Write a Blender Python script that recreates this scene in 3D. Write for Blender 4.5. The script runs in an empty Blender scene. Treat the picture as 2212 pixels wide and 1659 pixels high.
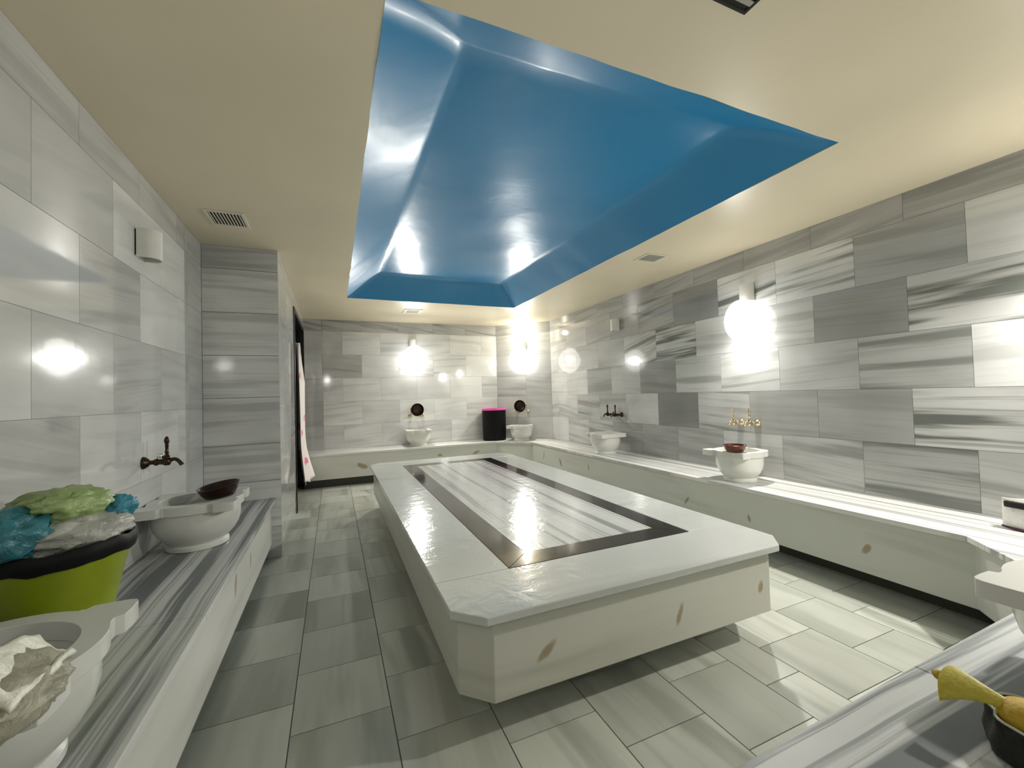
import bpy, bmesh, math, random
from mathutils import Vector, Matrix, noise
random.seed(4)
C = bpy.context.scene.collection
SC = bpy.context.scene
PI = math.pi
R = math.radians

# ------------------------------------------------------------------ room numbers (metres)
CAM_H = 1.3
CEIL = 2.572
BT = 0.497                       # bench top
XR, XRF = 3.531, 3.005           # right wall, right bench front
YB, YBF = 7.244, 6.75            # back wall, back bench front
XL, XLF = -0.956, -0.461         # left wall, left bench front
XP, YP = -0.419, 4.005           # passage wall, pillar face
YN = -0.62                       # wall behind the photographer
YNF = 0.672                      # near bench front

# ------------------------------------------------------------------ camera
yaw, pit, rol = R(23.098), R(1.397), R(-1.662)
F = Vector((math.sin(yaw)*math.cos(pit), math.cos(yaw)*math.cos(pit), math.sin(pit)))
r0 = Vector((math.cos(yaw), -math.sin(yaw), 0))
u0 = r0.cross(F)
RR = r0*math.cos(rol) + u0*math.sin(rol)
UU = u0*math.cos(rol) - r0*math.sin(rol)
cam_d = bpy.data.cameras.new('camera')
cam = bpy.data.objects.new('camera', cam_d); C.objects.link(cam)
m = Matrix((RR, UU, -F)).transposed().to_4x4(); m.translation = (0, 0, CAM_H)
cam.matrix_world = m
cam_d.sensor_width = 36; cam_d.lens = 903.548/2212*36; cam_d.clip_start = 0.02
SC.camera = cam

# ------------------------------------------------------------------ view and world
SC.view_settings.view_transform = 'Standard'
SC.view_settings.look = 'None'
SC.view_settings.gamma = 1
SC.view_settings.exposure = 0.12
SC.view_settings.use_curve_mapping = False
w = bpy.data.worlds.new('world'); SC.world = w; w.use_nodes = True
w.node_tree.nodes['Background'].inputs[0].default_value = (0.6, 0.63, 0.6, 1)
w.node_tree.nodes['Background'].inputs[1].default_value = 0.02

# ------------------------------------------------------------------ lamps' light (fixtures are built further down)
LAMP_W = (1.0, 0.965, 0.90)
def spot(name, loc, aim, power, size=176, blend=1.0, rad=0.035, col=LAMP_W):
    d = bpy.data.lights.new(name, 'SPOT'); d.energy = power; d.color = col
    d.spot_size = R(size); d.spot_blend = blend; d.shadow_soft_size = rad
    o = bpy.data.objects.new(name, d); C.objects.link(o); o.location = loc
    o.rotation_euler = Vector(aim).to_track_quat('-Z', 'Y').to_euler(); return o
def point(name, loc, power, rad=0.04, col=LAMP_W):
    d = bpy.data.lights.new(name, 'POINT'); d.energy = power; d.color = col; d.shadow_soft_size = rad
    o = bpy.data.objects.new(name, d); C.objects.link(o); o.location = loc; return o
# wall lamps: (fixture foot on the wall, normal, lit?)
D2 = math.sqrt(.5)
LAMPS = {
 'right':  ((XR, 2.655, 2.165), (-1, 0), 1),
 'rightn': ((XR, 0.60, 2.165), (-1, 0), 1),
 'rightf': ((XR, 4.60, 2.185), (-1, 0), 0),
 'back':   ((1.25, YB, 2.20), (0, -1), 1),
 'corner': ((3.175, 6.861, 2.165), (-D2, -D2), 1),
 'left':   ((XL, 2.845, 2.165), (1, 0), 0),
 'behind': ((-0.2, YN, 2.165), (0, 1), 1),  # unseen lamp added as fill light
}
def lp(k, off, z):
    (x, y, _), (nx, ny), _l = LAMPS[k]; return (x+nx*off, y+ny*off, z)
spot('lamp_light_right', lp('right', .142, 1.95), (-.8, 0, -.9), 95, rad=.035)
spot('lamp_light_right_near', lp('rightn', .142, 1.95), (-.62, .22, -1), 135, rad=.035)
spot('lamp_light_back', lp('back', .215, 1.92), (0, -1, -.6), 80, rad=.035)
spot('lamp_light_corner', lp('corner', .21, 1.92), (-1, -1, -.8), 78, rad=.035)
point('lamp_light_corner_up', lp('corner', .14, 2.42), 10, .04, (1.0, .93, .78))
spot('added_fill_behind', lp('behind', .142, 1.95), (0, 1, -.35), 8, rad=.10)  # fill for the near and left side, from the added lamp
point('lamp_glow_right', lp('right', .142, 1.93), 3, .06)
point('lamp_glow_right_near', lp('rightn', .142, 1.93), 6, .06)
point('lamp_glow_back', lp('back', .215, 1.92), 1.6, .06)
point('lamp_glow_corner', lp('corner', .21, 1.92), 2.2, .06)

# ------------------------------------------------------------------ node helpers
class N:
    def __init__(s, name):
        s.m = bpy.data.materials.new(name); s.m.use_nodes = True
        s.t = s.m.node_tree; s.b = s.t.nodes['Principled BSDF']
    def n(s, typ, ins=None, **kw):
        x = s.t.nodes.new(typ)
        for k, v in kw.items(): setattr(x, k, v)
        for k, v in (ins or {}).items():
            if isinstance(v, bpy.types.NodeSocket): s.t.links.new(v, x.inputs[k])
            else: x.inputs[k].default_value = v
        return x
    def math(s, op, a, b=0.0, c=None, clamp=False):
        i = {0: a, 1: b}
        if c is not None: i[2] = c
        return s.n('ShaderNodeMath', i, operation=op, use_clamp=clamp).outputs[0]
    def mix(s, f, a, b, mode='MIX'):
        x = s.n('ShaderNodeMix', {0: f, 6: a, 7: b}, data_type='RGBA', blend_type=mode); return x.outputs[2]
    def ramp(s, f, a, b, va=0.0, vb=1.0):
        return s.n('ShaderNodeMapRange', {0: f, 1: a, 2: b, 3: va, 4: vb}, interpolation_type='SMOOTHSTEP').outputs[0]
    def set(s, **kw):
        for k, v in kw.items():
            k = {'col': 'Base Color', 'rough': 'Roughness', 'metal': 'Metallic', 'normal': 'Normal', 'coat': 'Coat Weight',
                 'coatr': 'Coat Roughness', 'spec': 'Specular IOR Level', 'trans': 'Transmission Weight', 'ior': 'IOR',
                 'sss': 'Subsurface Weight', 'alpha': 'Alpha', 'em': 'Emission Color', 'ems': 'Emission Strength', 'sheen': 'Sheen Weight'}[k]
            if isinstance(v, bpy.types.NodeSocket): s.t.links.new(v, s.b.inputs[k])
            else: s.b.inputs[k].default_value = v
    def noise(s, vec, scale=1, detail=3, rough=.5, dist=0.0):
        i = {'Scale': scale, 'Detail': detail, 'Roughness': rough, 'Distortion': dist}
        if vec is not None: i['Vector'] = vec
        return s.n('ShaderNodeTexNoise', i).outputs[0]
    def bump(s, h, strength=.2, dist=.01):
        return s.n('ShaderNodeBump', {'Height': h, 'Strength': strength, 'Distance': dist}).outputs[0]
def c3(r, g, b): return (r, g, b, 1)

# ------------------------------------------------------------------ materials
def mat_tile(name, light=(.70, .71, .69), dark=(.17, .18, .165), rough=.065, freq=12.0, bump=.05):
    q = N(name)
    uv = q.n('ShaderNodeSeparateXYZ', {0: q.n('ShaderNodeUVMap').outputs[0]})
    at = {k: q.n('ShaderNodeAttribute', attribute_name=k).outputs['Fac'] for k in ('tone', 'strk', 'seed', 'tilt')}
    u, v = uv.outputs[0], uv.outputs[1]
    v2 = q.math('ADD', v, q.math('MULTIPLY', u, at['tilt']))
    sx = q.math('MULTIPLY', at['seed'], 7.31); sz = q.math('MULTIPLY', at['seed'], 31.7)
    vec = q.n('ShaderNodeCombineXYZ', {0: q.math('MULTIPLY_ADD', u, .75, sx), 1: q.math('MULTIPLY', v2, freq), 2: sz}).outputs[0]
    n1 = q.noise(vec, 1.0, 3, .5, .08)
    vec2 = q.n('ShaderNodeCombineXYZ', {0: q.math('MULTIPLY_ADD', u, .8, sz), 1: q.math('MULTIPLY', v2, freq*3.2), 2: sx}).outputs[0]
    n2 = q.noise(vec2, 1.0, 2, .5, .05)
    vec3 = q.n('ShaderNodeCombineXYZ', {0: q.math('MULTIPLY_ADD', u, 1.6, sx), 1: q.math('MULTIPLY', v2, 3.0), 2: sz}).outputs[0]
    n3 = q.noise(vec3, 1.0, 2, .5, .1)
    s1 = q.ramp(n1, .47, .66)
    s2 = q.math('MULTIPLY', q.ramp(n2, .5, .72), .45)
    s = q.math('MULTIPLY', q.math('MAXIMUM', s1, s2), at['strk'], clamp=True)
    cl = q.ramp(n3, .2, .8, .86, 1.10)
    base = q.mix(1.0, c3(*light), q.n('ShaderNodeCombineColor', {0: q.math('MULTIPLY', at['tone'], cl), 1: q.math('MULTIPLY', at['tone'], cl), 2: q.math('MULTIPLY', at['tone'], cl)}).outputs[0], 'MULTIPLY')
    col = q.mix(s, base, c3(*dark))
    oc = q.n('ShaderNodeTexCoord').outputs['Object']
    bn = q.noise(oc, 5, 3, .5)
    q.set(col=col, rough=rough, normal=q.bump(bn, bump, .01), ior=1.55)
    return q.m

def mat_stripe(name, axis='y', light=(.74, .75, .72), dark=(.22, .235, .225), amt=.8, freq=11, rough=.2, along=.45, lo=.44, hi=.68, bump=.12, wet=False):
    """marble with stripes running along one axis of the slab"""
    q = N(name)
    oc = q.n('ShaderNodeTexCoord').outputs['Object']
    s = q.n('ShaderNodeSeparateXYZ', {0: oc})
    a, c = (s.outputs[1], s.outputs[0]) if axis == 'y' else (s.outputs[0], s.outputs[1])
    wob = q.math('MULTIPLY', q.noise(oc, 1.1, 2), .05)
    cc = q.math('ADD', c, wob)
    v1 = q.n('ShaderNodeCombineXYZ', {0: q.math('MULTIPLY', a, along), 1: q.math('MULTIPLY', cc, freq), 2: q.math('MULTIPLY', s.outputs[2], 3)}).outputs[0]
    v2 = q.n('ShaderNodeCombineXYZ', {0: q.math('MULTIPLY', a, along*.7), 1: q.math('MULTIPLY', cc, freq*3.4), 2: 4.0}).outputs[0]
    n1 = q.ramp(q.noise(v1, 1, 3, .5, .2), lo, hi); n2 = q.ramp(q.noise(v2, 1, 3, .55, .1), lo+.03, hi+.06, 0, .7)
    f = q.math('MULTIPLY', q.math('MAXIMUM', n1, n2), amt, clamp=True)
    big = q.ramp(q.noise(oc, 1.3, 3), .3, .7, .92, 1.04)
    base = q.mix(1.0, c3(*light), q.n('ShaderNodeCombineColor', {0: big, 1: big, 2: big}).outputs[0], 'MULTIPLY')
    col = q.mix(f, base, c3(*dark))
    if wet:
        h = q.noise(oc, 9, 4, .55, .8)
        q.set(normal=q.bump(h, .45, .006), rough=rough)
    else:
        q.set(normal=q.bump(q.noise(oc, 6, 3), bump, .01), rough=rough)
    q.set(col=col, ior=1.55); return q.m

def mat_pale(name, col=(.63, .64, .58), dark=(.40, .42, .37), amt=.55, rough=.28, spots=(), axis='y', plane=0):
    """pale soft marble of aprons; spots: brown mineral knots at (along, z, half width, half height, lean)"""
    q = N(name)
    oc = q.n('ShaderNodeTexCoord').outputs['Object']
    s = q.n('ShaderNodeSeparateXYZ', {0: oc})
    a = s.outputs[1] if axis == 'y' else s.outputs[0]
    v1 = q.n('ShaderNodeCombineXYZ', {0: q.math('MULTIPLY', s.outputs[0], .8), 1: q.math('MULTIPLY', s.outputs[1], .8), 2: q.math('MULTIPLY', s.outputs[2], 7)}).outputs[0]
    n1 = q.ramp(q.noise(v1, 1, 3, .5, .5), .45, .78)
    cc = q.mix(q.math('MULTIPLY', n1, amt), c3(*col), c3(*dark))
    dn = q.noise(oc, 14, 3)
    for (p, z, hw, hh, lean) in spots:
        dz = q.math('SUBTRACT', s.outputs[2], z)
        da = q.math('SUBTRACT', q.math('SUBTRACT', a, p), q.math('MULTIPLY', dz, lean))
        d = q.math('ADD', q.math('POWER', q.math('DIVIDE', da, hw), 2.0), q.math('POWER', q.math('DIVIDE', dz, hh), 2.0))
        d = q.math('ADD', d, q.math('MULTIPLY_ADD', dn, 2.4, -1.2))
        cc = q.mix(q.ramp(d, .35, 1.4, .8, 0.0), cc, c3(.30, .22, .10))
    q.set(col=cc, rough=rough, normal=q.bump(q.noise(oc, 8, 3), .08, .01), ior=1.5); return q.m

def mat_plain(name, col, rough=.5, metal=0.0, nscale=20, var=.08, bump=.1, **kw):
    q = N(name)
    oc = q.n('ShaderNodeTexCoord').outputs['Object']
    n = q.noise(oc, nscale, 4)
    f = q.ramp(n, .3, .7, 1-var, 1+var*.5)
    q.set(col=q.mix(1.0, c3(*col), q.n('ShaderNodeCombineColor', {0: f, 1: f, 2: f}).outputs[0], 'MULTIPLY'), rough=rough, metal=metal,
          normal=q.bump(n, bump, .005), **kw)
    return q.m

M = {}
M['tile'] = mat_tile('marble_wall_tiles')
M['floor'] = mat_tile('marble_floor_tiles', light=(.60, .62, .55), dark=(.30, .32, .27), rough=.28, freq=6.0, bump=.05)
M['grout'] = mat_plain('grey_grout', (.30, .31, .28), .7)
M['fgrout'] = mat_plain('dark_floor_grout', (.10, .11, .10), .8)
M['bench_left'] = mat_stripe('striped_marble_left_bench', 'y', light=(.56, .57, .55), dark=(.10, .115, .12), amt=.9, freq=24, rough=.34, along=.5, lo=.43, hi=.60)
M['bench_right'] = mat_stripe('striped_marble_right_bench', 'y', light=(.82, .82, .79), dark=(.27, .28, .27), amt=.75, freq=24, rough=.3, along=.16, lo=.48, hi=.60, bump=.03)
M['bench_back'] = mat_stripe('striped_marble_back_bench', 'x', light=(.80, .80, .77), dark=(.42, .43, .41), amt=.5, freq=16, rough=.3, bump=.03)
M['bench_near'] = mat_stripe('striped_marble_near_bench', 'x', light=(.52, .54, .53), dark=(.07, .09, .095), amt=.95, freq=17, rough=.42, along=.45, lo=.46, hi=.58)
M['apron_right'] = mat_pale('pale_marble_right_apron', spots=[(1.565, .275, .022, .035, -.5), (2.369, .256, .014, .03, .2), (3.007, .259, .022, .045, -.6), (5.389, .281, .03, .05, .5), (5.913, .33, .014, .07, -.3), (4.659, .328, .012, .045, .1)], axis='y')
M['apron_back'] = mat_pale('pale_marble_back_apron', spots=[(.382, .28, .06, .05, -.5), (2.2, .336, .05, .03, .8), (1.574, .341, .04, .022, -.3), (2.80, .203, .05, .06, .2)], axis='x')
M['apron_left'] = mat_pale('pale_marble_left_apron', col=(.60, .61, .56), dark=(.36, .37, .31), spots=[(2.627, .34, .03, .06, .2), (3.05, .32, .02, .05, .1)], axis='y')
M['apron_near'] = mat_pale('pale_marble_near_apron', axis='x')
M['apron_table'] = mat_pale('pale_marble_platform_apron', col=(.60, .60, .53), dark=(.37, .38, .31), amt=.6, axis='x', spots=[(.747, .301, .028, .042, .9), (1.424, .288, .018, .048, .35), (1.955, .30, .02, .03, .2)])
M['table_top'] = mat_stripe('pale_marble_platform_top', 'x', light=(.64, .66, .63), dark=(.36, .38, .35), amt=.45, freq=6, rough=.11, along=.7, lo=.56, hi=.8, wet=True)
M['table_mid'] = mat_stripe('striped_marble_platform_centre', 'y', light=(.70, .71, .69), dark=(.22, .23, .21), amt=.75, freq=17, rough=.13, along=.22, lo=.49, hi=.64, wet=True)
M['black_stone'] = mat_plain('black_polished_inlay', (.022, .020, .019), .10, nscale=5, var=.5, bump=.15, ior=1.6)
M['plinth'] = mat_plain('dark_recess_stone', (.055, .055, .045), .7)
M['basin'] = mat_pale('white_marble_basin', col=(.76, .76, .71), dark=(.50, .50, .46), amt=.5, rough=.22)
M['basin_dim'] = mat_pale('grey_veined_marble_basin', col=(.64, .65, .61), dark=(.42, .42, .38), amt=.5, rough=.26)
M['shade'] = mat_plain('white_ceramic', (.74, .74, .68), .4, var=.03)
M['brass'] = mat_plain('polished_brass', (.74, .64, .44), .18, 1.0, nscale=30)
M['bronze'] = mat_plain('dark_bronze', (.055, .035, .02), .3, .8, nscale=40)
M['chrome'] = mat_plain('chrome', (.8, .8, .8), .08, 1.0, var=.02, bump=0)
M['copper'] = mat_plain('dark_copper', (.13, .045, .03), .28, .6, nscale=25, var=.3)
M['copper_dk'] = mat_plain('tarnished_copper', (.030, .012, .008), .35, .4, nscale=18, var=.4)
M['black_plastic'] = mat_plain('black_plastic', (.002, .002, .002), .55, var=.05, ior=1.3)
M['pink'] = mat_plain('pink_plastic', (.85, .10, .42), .35, var=.05)
M['lime'] = mat_plain('lime_green_plastic', (.27, .34, .004), .35, nscale=6, var=.15)
M['frame'] = mat_plain('black_metal_frame', (.006, .006, .006), .35, var=.05)
M['void'] = mat_plain('corridor_darkness', (.01, .01, .01), .9)  # near-black colour stands in for the darkness inside the doorway
M['dark_cloth'] = mat_plain('charcoal_fabric', (.022, .023, .02), .95, nscale=60, var=.3, bump=.4)
M['pale_cloth'] = mat_plain('pale_trim', (.55, .58, .5), .9)
M['yellow'] = mat_plain('yellow_rubber', (.50, .32, .010), .55, nscale=120, var=.12, bump=.25)
M['yellow_lt'] = mat_plain('light_yellow_rubber', (.52, .44, .05), .5, nscale=120, var=.1, bump=.25)
M['white_canvas'] = mat_plain('white_canvas', (.75, .73, .68), .85, nscale=90)
M['purple_trim'] = mat_plain('dark_purple_trim', (.08, .005, .03), .7)
M['vent_white'] = mat_plain('white_vent_plastic', (.72, .68, .56), .5, var=.03)
M['vent_grey'] = mat_plain('grey_vent_blade', (.38, .37, .32), .5, var=.03)
M['vent_dark'] = mat_plain('dark_vent_hollow', (.02, .022, .015), .9)

def mat_paint(name, col, rough, bs, bstr, coat=0.0):
    q = N(name); oc = q.n('ShaderNodeTexCoord').outputs['Object']
    h = q.math('ADD', q.noise(oc, bs, 3, .5, .4), q.math('MULTIPLY', q.noise(oc, bs*6, 3), .12))
    f = q.ramp(q.noise(oc, 1.2, 3), .3, .7, .96, 1.03)
    q.set(col=q.mix(1.0, c3(*col), q.n('ShaderNodeCombineColor', {0: f, 1: f, 2: f}).outputs[0], 'MULTIPLY'), rough=rough, normal=q.bump(h, bstr, .02), ior=1.5, coat=coat, coatr=.12)
    return q.m
M['ceiling'] = mat_paint('cream_gloss_ceiling_paint', (.80, .715, .53), .34, 1.6, .08)
M['blue'] = mat_paint('blue_gloss_ceiling_paint', (.000, .225, .49), .32, 2.6, .22, .15)
def mat_glare(name, strength):
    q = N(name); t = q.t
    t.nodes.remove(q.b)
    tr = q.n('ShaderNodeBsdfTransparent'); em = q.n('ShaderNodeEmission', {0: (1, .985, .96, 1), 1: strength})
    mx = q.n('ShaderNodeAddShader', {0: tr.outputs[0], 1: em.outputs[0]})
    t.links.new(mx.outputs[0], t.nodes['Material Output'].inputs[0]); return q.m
M['glare_globe'] = mat_glare('lamp_glare_emission', 1.6)  # emission imitates the glare around the lamps, not a glass part
def mat_bag(name, col, rough=.3, trans=.25):
    q = N(name); oc = q.n('ShaderNodeTexCoord').outputs['Object']
    n = q.noise(oc, 9, 4, .6, 1.0)
    q.set(col=q.mix(q.ramp(n, .35, .7), c3(*col), c3(*[min(1, c*1.4+.05) for c in col])), rough=rough, trans=trans, normal=q.bump(q.noise(oc, 16, 4, .6, 1.5), .5, .02), sss=0.0)
    return q.m
M['bag_green'] = mat_bag('pale_green_plastic_film', (.33, .45, .17))
M['bag_teal'] = mat_bag('teal_plastic_film', (.02, .17, .21))
M['bag_clear'] = mat_bag('milky_plastic_film', (.42, .43, .38))
M['bag_blue'] = mat_bag('blue_plastic_film', (.03, .26, .36))
M['pack'] = mat_bag('creased_beige_packaging', (.34, .33, .25), .4, .1)
M['pack_white'] = mat_bag('white_paper_label', (.70, .71, .60), .5, 0.0)
def mat_curtain():
    q = N('white_cloth_with_pink_dots')
    uv = q.n('ShaderNodeUVMap').outputs[0]
    s = q.n('ShaderNodeSeparateXYZ', {0: uv})
    v = q.n('ShaderNodeCombineXYZ', {0: s.outputs[0], 1: s.outputs[1], 2: 0.0}).outputs[0]
    vo = q.n('ShaderNodeTexVoronoi', {'Vector': v, 'Scale': 4.5, 'Randomness': .7}, feature='F1', distance='EUCLIDEAN')
    d = q.ramp(vo.outputs['Distance'], .22, .28, 1, 0)
    q.set(col=q.mix(d, c3(.80, .74, .70), c3(.72, .16, .30)), rough=.8, sheen=.2); return q.m
M['curtain'] = mat_curtain()

# ------------------------------------------------------------------ mesh builder
class MB:
    def __init__(s): s.v = []; s.f = []; s.mi = []; s.uv = {}; s.attr = []
    def add(s, vs, fs, mi=0):
        b = len(s.v); s.v += [tuple(x) for x in vs]
        for f in fs: s.f.append(tuple(b+i for i in f)); s.mi.append(mi)
    def box(s, x0, y0, z0, x1, y1, z1, mi=0):
        v = [(x, y, z) for z in (z0, z1) for y in (y0, y1) for x in (x0, x1)]
        s.add(v, [(0, 2, 3, 1), (4, 5, 7, 6), (0, 1, 5, 4), (2, 6, 7, 3), (0, 4, 6, 2), (1, 3, 7, 5)], mi)
    def prism(s, pts, z0, z1, mi=0):
        n = len(pts)
        v = [(x, y, z0) for x, y in pts] + [(x, y, z1) for x, y in pts]
        s.add(v, [tuple(range(n-1, -1, -1)), tuple(range(n, 2*n))] + [(i, (i+1) % n, n+(i+1) % n, n+i) for i in range(n)], mi)
    def ring(s, outer, inner, z0, z1, mi=0):
        n = len(outer)
        v = [(x, y, z0) for x, y in outer]+[(x, y, z0) for x, y in inner]+[(x, y, z1) for x, y in outer]+[(x, y, z1) for x, y in inner]
        f = []
        for i in range(n):
            j = (i+1) % n
            f += [(i, n+i, n+j, j), (2*n+i, 2*n+j, 3*n+j, 3*n+i), (i, j, 2*n+j, 2*n+i), (n+i, 3*n+i, 3*n+j, n+j)]
        s.add(v, f, mi)
    def lathe(s, prof, n=40, mi=0, M4=None, cap=True):
        vs = []
        for r, z in prof:
            for k in range(n):
                a = 2*PI*k/n; p = Vector((r*math.cos(a), r*math.sin(a), z))
                vs.append(M4 @ p if M4 else p)
        f = [(i*n+k, i*n+(k+1) % n, (i+1)*n+(k+1) % n, (i+1)*n+k) for i in range(len(prof)-1) for k in range(n)]
        if cap:
            f.append(tuple(range(n-1, -1, -1))); f.append(tuple((len(prof)-1)*n+k for k in range(n)))
        s.add(vs, f, mi)
    def tube(s, pts, rad, n=14, mi=0):
        P = [Vector(p) for p in pts]; rs = rad if isinstance(rad, (list, tuple)) else [rad]*len(P)
        vs = []; prev = None
        for i, p in enumerate(P):
            t = (P[min(i+1, len(P)-1)] - P[max(i-1, 0)]).normalized()
            a = prev - t*prev.dot(t) if prev is not None else t.orthogonal()
            a.normalize(); b = t.cross(a); prev = a
            for k in range(n):
                th = 2*PI*k/n; vs.append(p + (a*math.cos(th)+b*math.sin(th))*rs[i])
        f = [(i*n+k, i*n+(k+1) % n, (i+1)*n+(k+1) % n, (i+1)*n+k) for i in range(len(P)-1) for k in range(n)]
        f += [tuple(range(n-1, -1, -1)), tuple((len(P)-1)*n+k for k in range(n))]
        s.add(vs, f, mi)
    def build(s, name, mats, parent=None, smooth=False, bevel=0, loc=None, segs=2, sub=0):
        me = bpy.data.meshes.new(name)
        L = Vector(loc) if loc is not None else Vector((0, 0, 0))
        me.from_pydata([tuple(Vector(v)-L) for v in s.v], [], s.f)
        if not isinstance(mats, (list, tuple)): mats = [mats]
        for m_ in mats: me.materials.append(m_)
        me.polygons.foreach_set('material_index', s.mi)
        bm = bmesh.new(); bm.from_mesh(me); bmesh.ops.recalc_face_normals(bm, faces=bm.faces); bm.to_mesh(me); bm.free()
        if smooth:
            me.polygons.foreach_set('use_smooth', [True]*len(me.polygons))
            try: me.set_sharp_from_angle(angle=R(38 if smooth is True else smooth))
            except Exception: pass
        o = bpy.data.objects.new(name, me); C.objects.link(o)
        o.location = L
        if bevel:
            b = o.modifiers.new('bevel', 'BEVEL'); b.width = bevel; b.segments = segs; b.limit_method = 'ANGLE'; b.angle_limit = R(35)
        if sub:
            b = o.modifiers.new('sub', 'SUBSURF'); b.levels = sub; b.render_levels = sub
        if parent: o.parent = parent
        return o
def tag(o, label=None, cat=None, group=None, kind=None):
    if label: o['label'] = label
    if cat: o['category'] = cat
    if group: o['group'] = group
    if kind: o['kind'] = kind
    return o
def thing(name, label, cat, loc=(0, 0, 0), rz=0, group=None):
    o = bpy.data.objects.new(name, None); C.objects.link(o); o.location = loc; o.rotation_euler = (0, 0, rz); o.empty_display_size = .1
    return tag(o, label, cat, group)
def dup(root, loc, rz=0, label=None):
    def cp(o, par):
        c = o.copy(); C.objects.link(c); c.parent = par
        for ch in [k for k in KIDS.get(o.name, [])]: cp(ch, c)
        return c
    KIDS = {}
    for o in list(C.objects):
        if o.parent: KIDS.setdefault(o.parent.name, []).append(o)
    r = cp(root, None); r.location = loc; r.rotation_euler = (0, 0, rz)
    if label: r['label'] = label
    return r

# ------------------------------------------------------------------ tiled surfaces
def tiled(name, P, tiles, mats, gap=.0011, back=None, parent=None, depth=.0025):
    """P(u,v,d) -> world point, d = depth behind the face.  tiles: (u0,u1,v0,v1,tone,strk,seed,tilt)"""
    vs, fs, mi, uvs, at = [], [], [], [], []
    for (a, b, c, d, tone, strk, seed, tilt) in tiles:
        a2, b2, c2, d2 = a+gap, b-gap, c+gap, d-gap
        if b2 <= a2 or d2 <= c2: continue
        k = len(vs); q = [(a2, c2), (b2, c2), (b2, d2), (a2, d2)]
        vs += [P(x, y, 0) for x, y in q] + [P(x, y, depth) for x, y in q]
        for f in [(0, 1, 2, 3), (0, 4, 5, 1), (1, 5, 6, 2), (2, 6, 7, 3), (3, 7, 4, 0)]:
            fs.append(tuple(k+i for i in f)); mi.append(0); at.append((tone, strk, seed, tilt)); uvs += [q[i % 4] for i in f]
    for (a, b, c, d) in (back or []):
        k = len(vs); q = [(a, c), (b, c), (b, d), (a, d)]
        vs += [P(x, y, depth) for x, y in q] + [P(x, y, .10) for x, y in q]
        for f in [(0, 1, 2, 3), (0, 4, 5, 1), (1, 5, 6, 2), (2, 6, 7, 3), (3, 7, 4, 0), (7, 6, 5, 4)]:
            fs.append(tuple(k+i for i in f)); mi.append(1); at.append((1, 0, 0, 0)); uvs += [q[i % 4] for i in f]
    me = bpy.data.meshes.new(name); me.from_pydata([tuple(v) for v in vs], [], fs)
    for m_ in mats: me.materials.append(m_)
    me.polygons.foreach_set('material_index', mi)
    ul = me.uv_layers.new(name='UVMap')
    for i, (x, y) in enumerate(uvs): ul.data[i].uv = (x, y)
    for j, nm in enumerate(('tone', 'strk', 'seed', 'tilt')):
        A = me.attributes.new(nm, 'FLOAT', 'FACE'); A.data.foreach_set('value', [t[j] for t in at])
    bm = bmesh.new(); bm.from_mesh(me); bmesh.ops.recalc_face_normals(bm, faces=bm.faces); bm.to_mesh(me); bm.free()
    o = bpy.data.objects.new(name, me); C.objects.link(o)
    if parent: o.parent = parent
    return o
ROWS = [(.135, .51), (.51, .885), (.885, 1.262), (1.262, 1.640), (1.640, 2.012), (2.012, 2.386), (2.386, CEIL)]
# row index 1..6 as in the photo (row 0 is behind the bench)
def courses(u0, u1, odd, even, spec, step=.5925, z0=0.0, z1=CEIL, cuts=(), base=(.80, .25), seed=0, extra=()):
    """odd/even: joint offsets of odd and even rows; spec[(row, nearest joint start)] = (tone, strk[, tilt])"""
    rnd = random.Random(seed); out = []
    rows = [(0.0, .135)] + ROWS
    for ri, (a, b) in enumerate(rows):
        r = ri-1
        a2, b2 = max(a, z0), min(b, z1)
        off = odd if r % 2 == 1 else even
        k0 = math.floor((u0-off)/step)-1
        js = [off+step*k for k in range(k0, k0+int((u1-u0)/step)+4)]
        js = sorted(set([j for j in js if u0 < j < u1] + [u0, u1] + [e for e in extra if u0 < e < u1]))
        for i in range(len(js)-1):
            t = [base[0]*rnd.uniform(.88, 1.1), base[1]*rnd.uniform(.2, 1.6), rnd.random(), rnd.uniform(-.12, .12)]
            mid = (js[i]+js[i+1])/2
            for (rr, m0, m1), val in spec.items():
                if rr == r and m0 <= mid <= m1:
                    t[0], t[1] = val[0], val[1]
                    if len(val) > 2: t[3] = val[2]
            if b2 > a2: out.append((js[i], js[i+1], a2, b2, *t))
    return out
S = 'structure'
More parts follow.
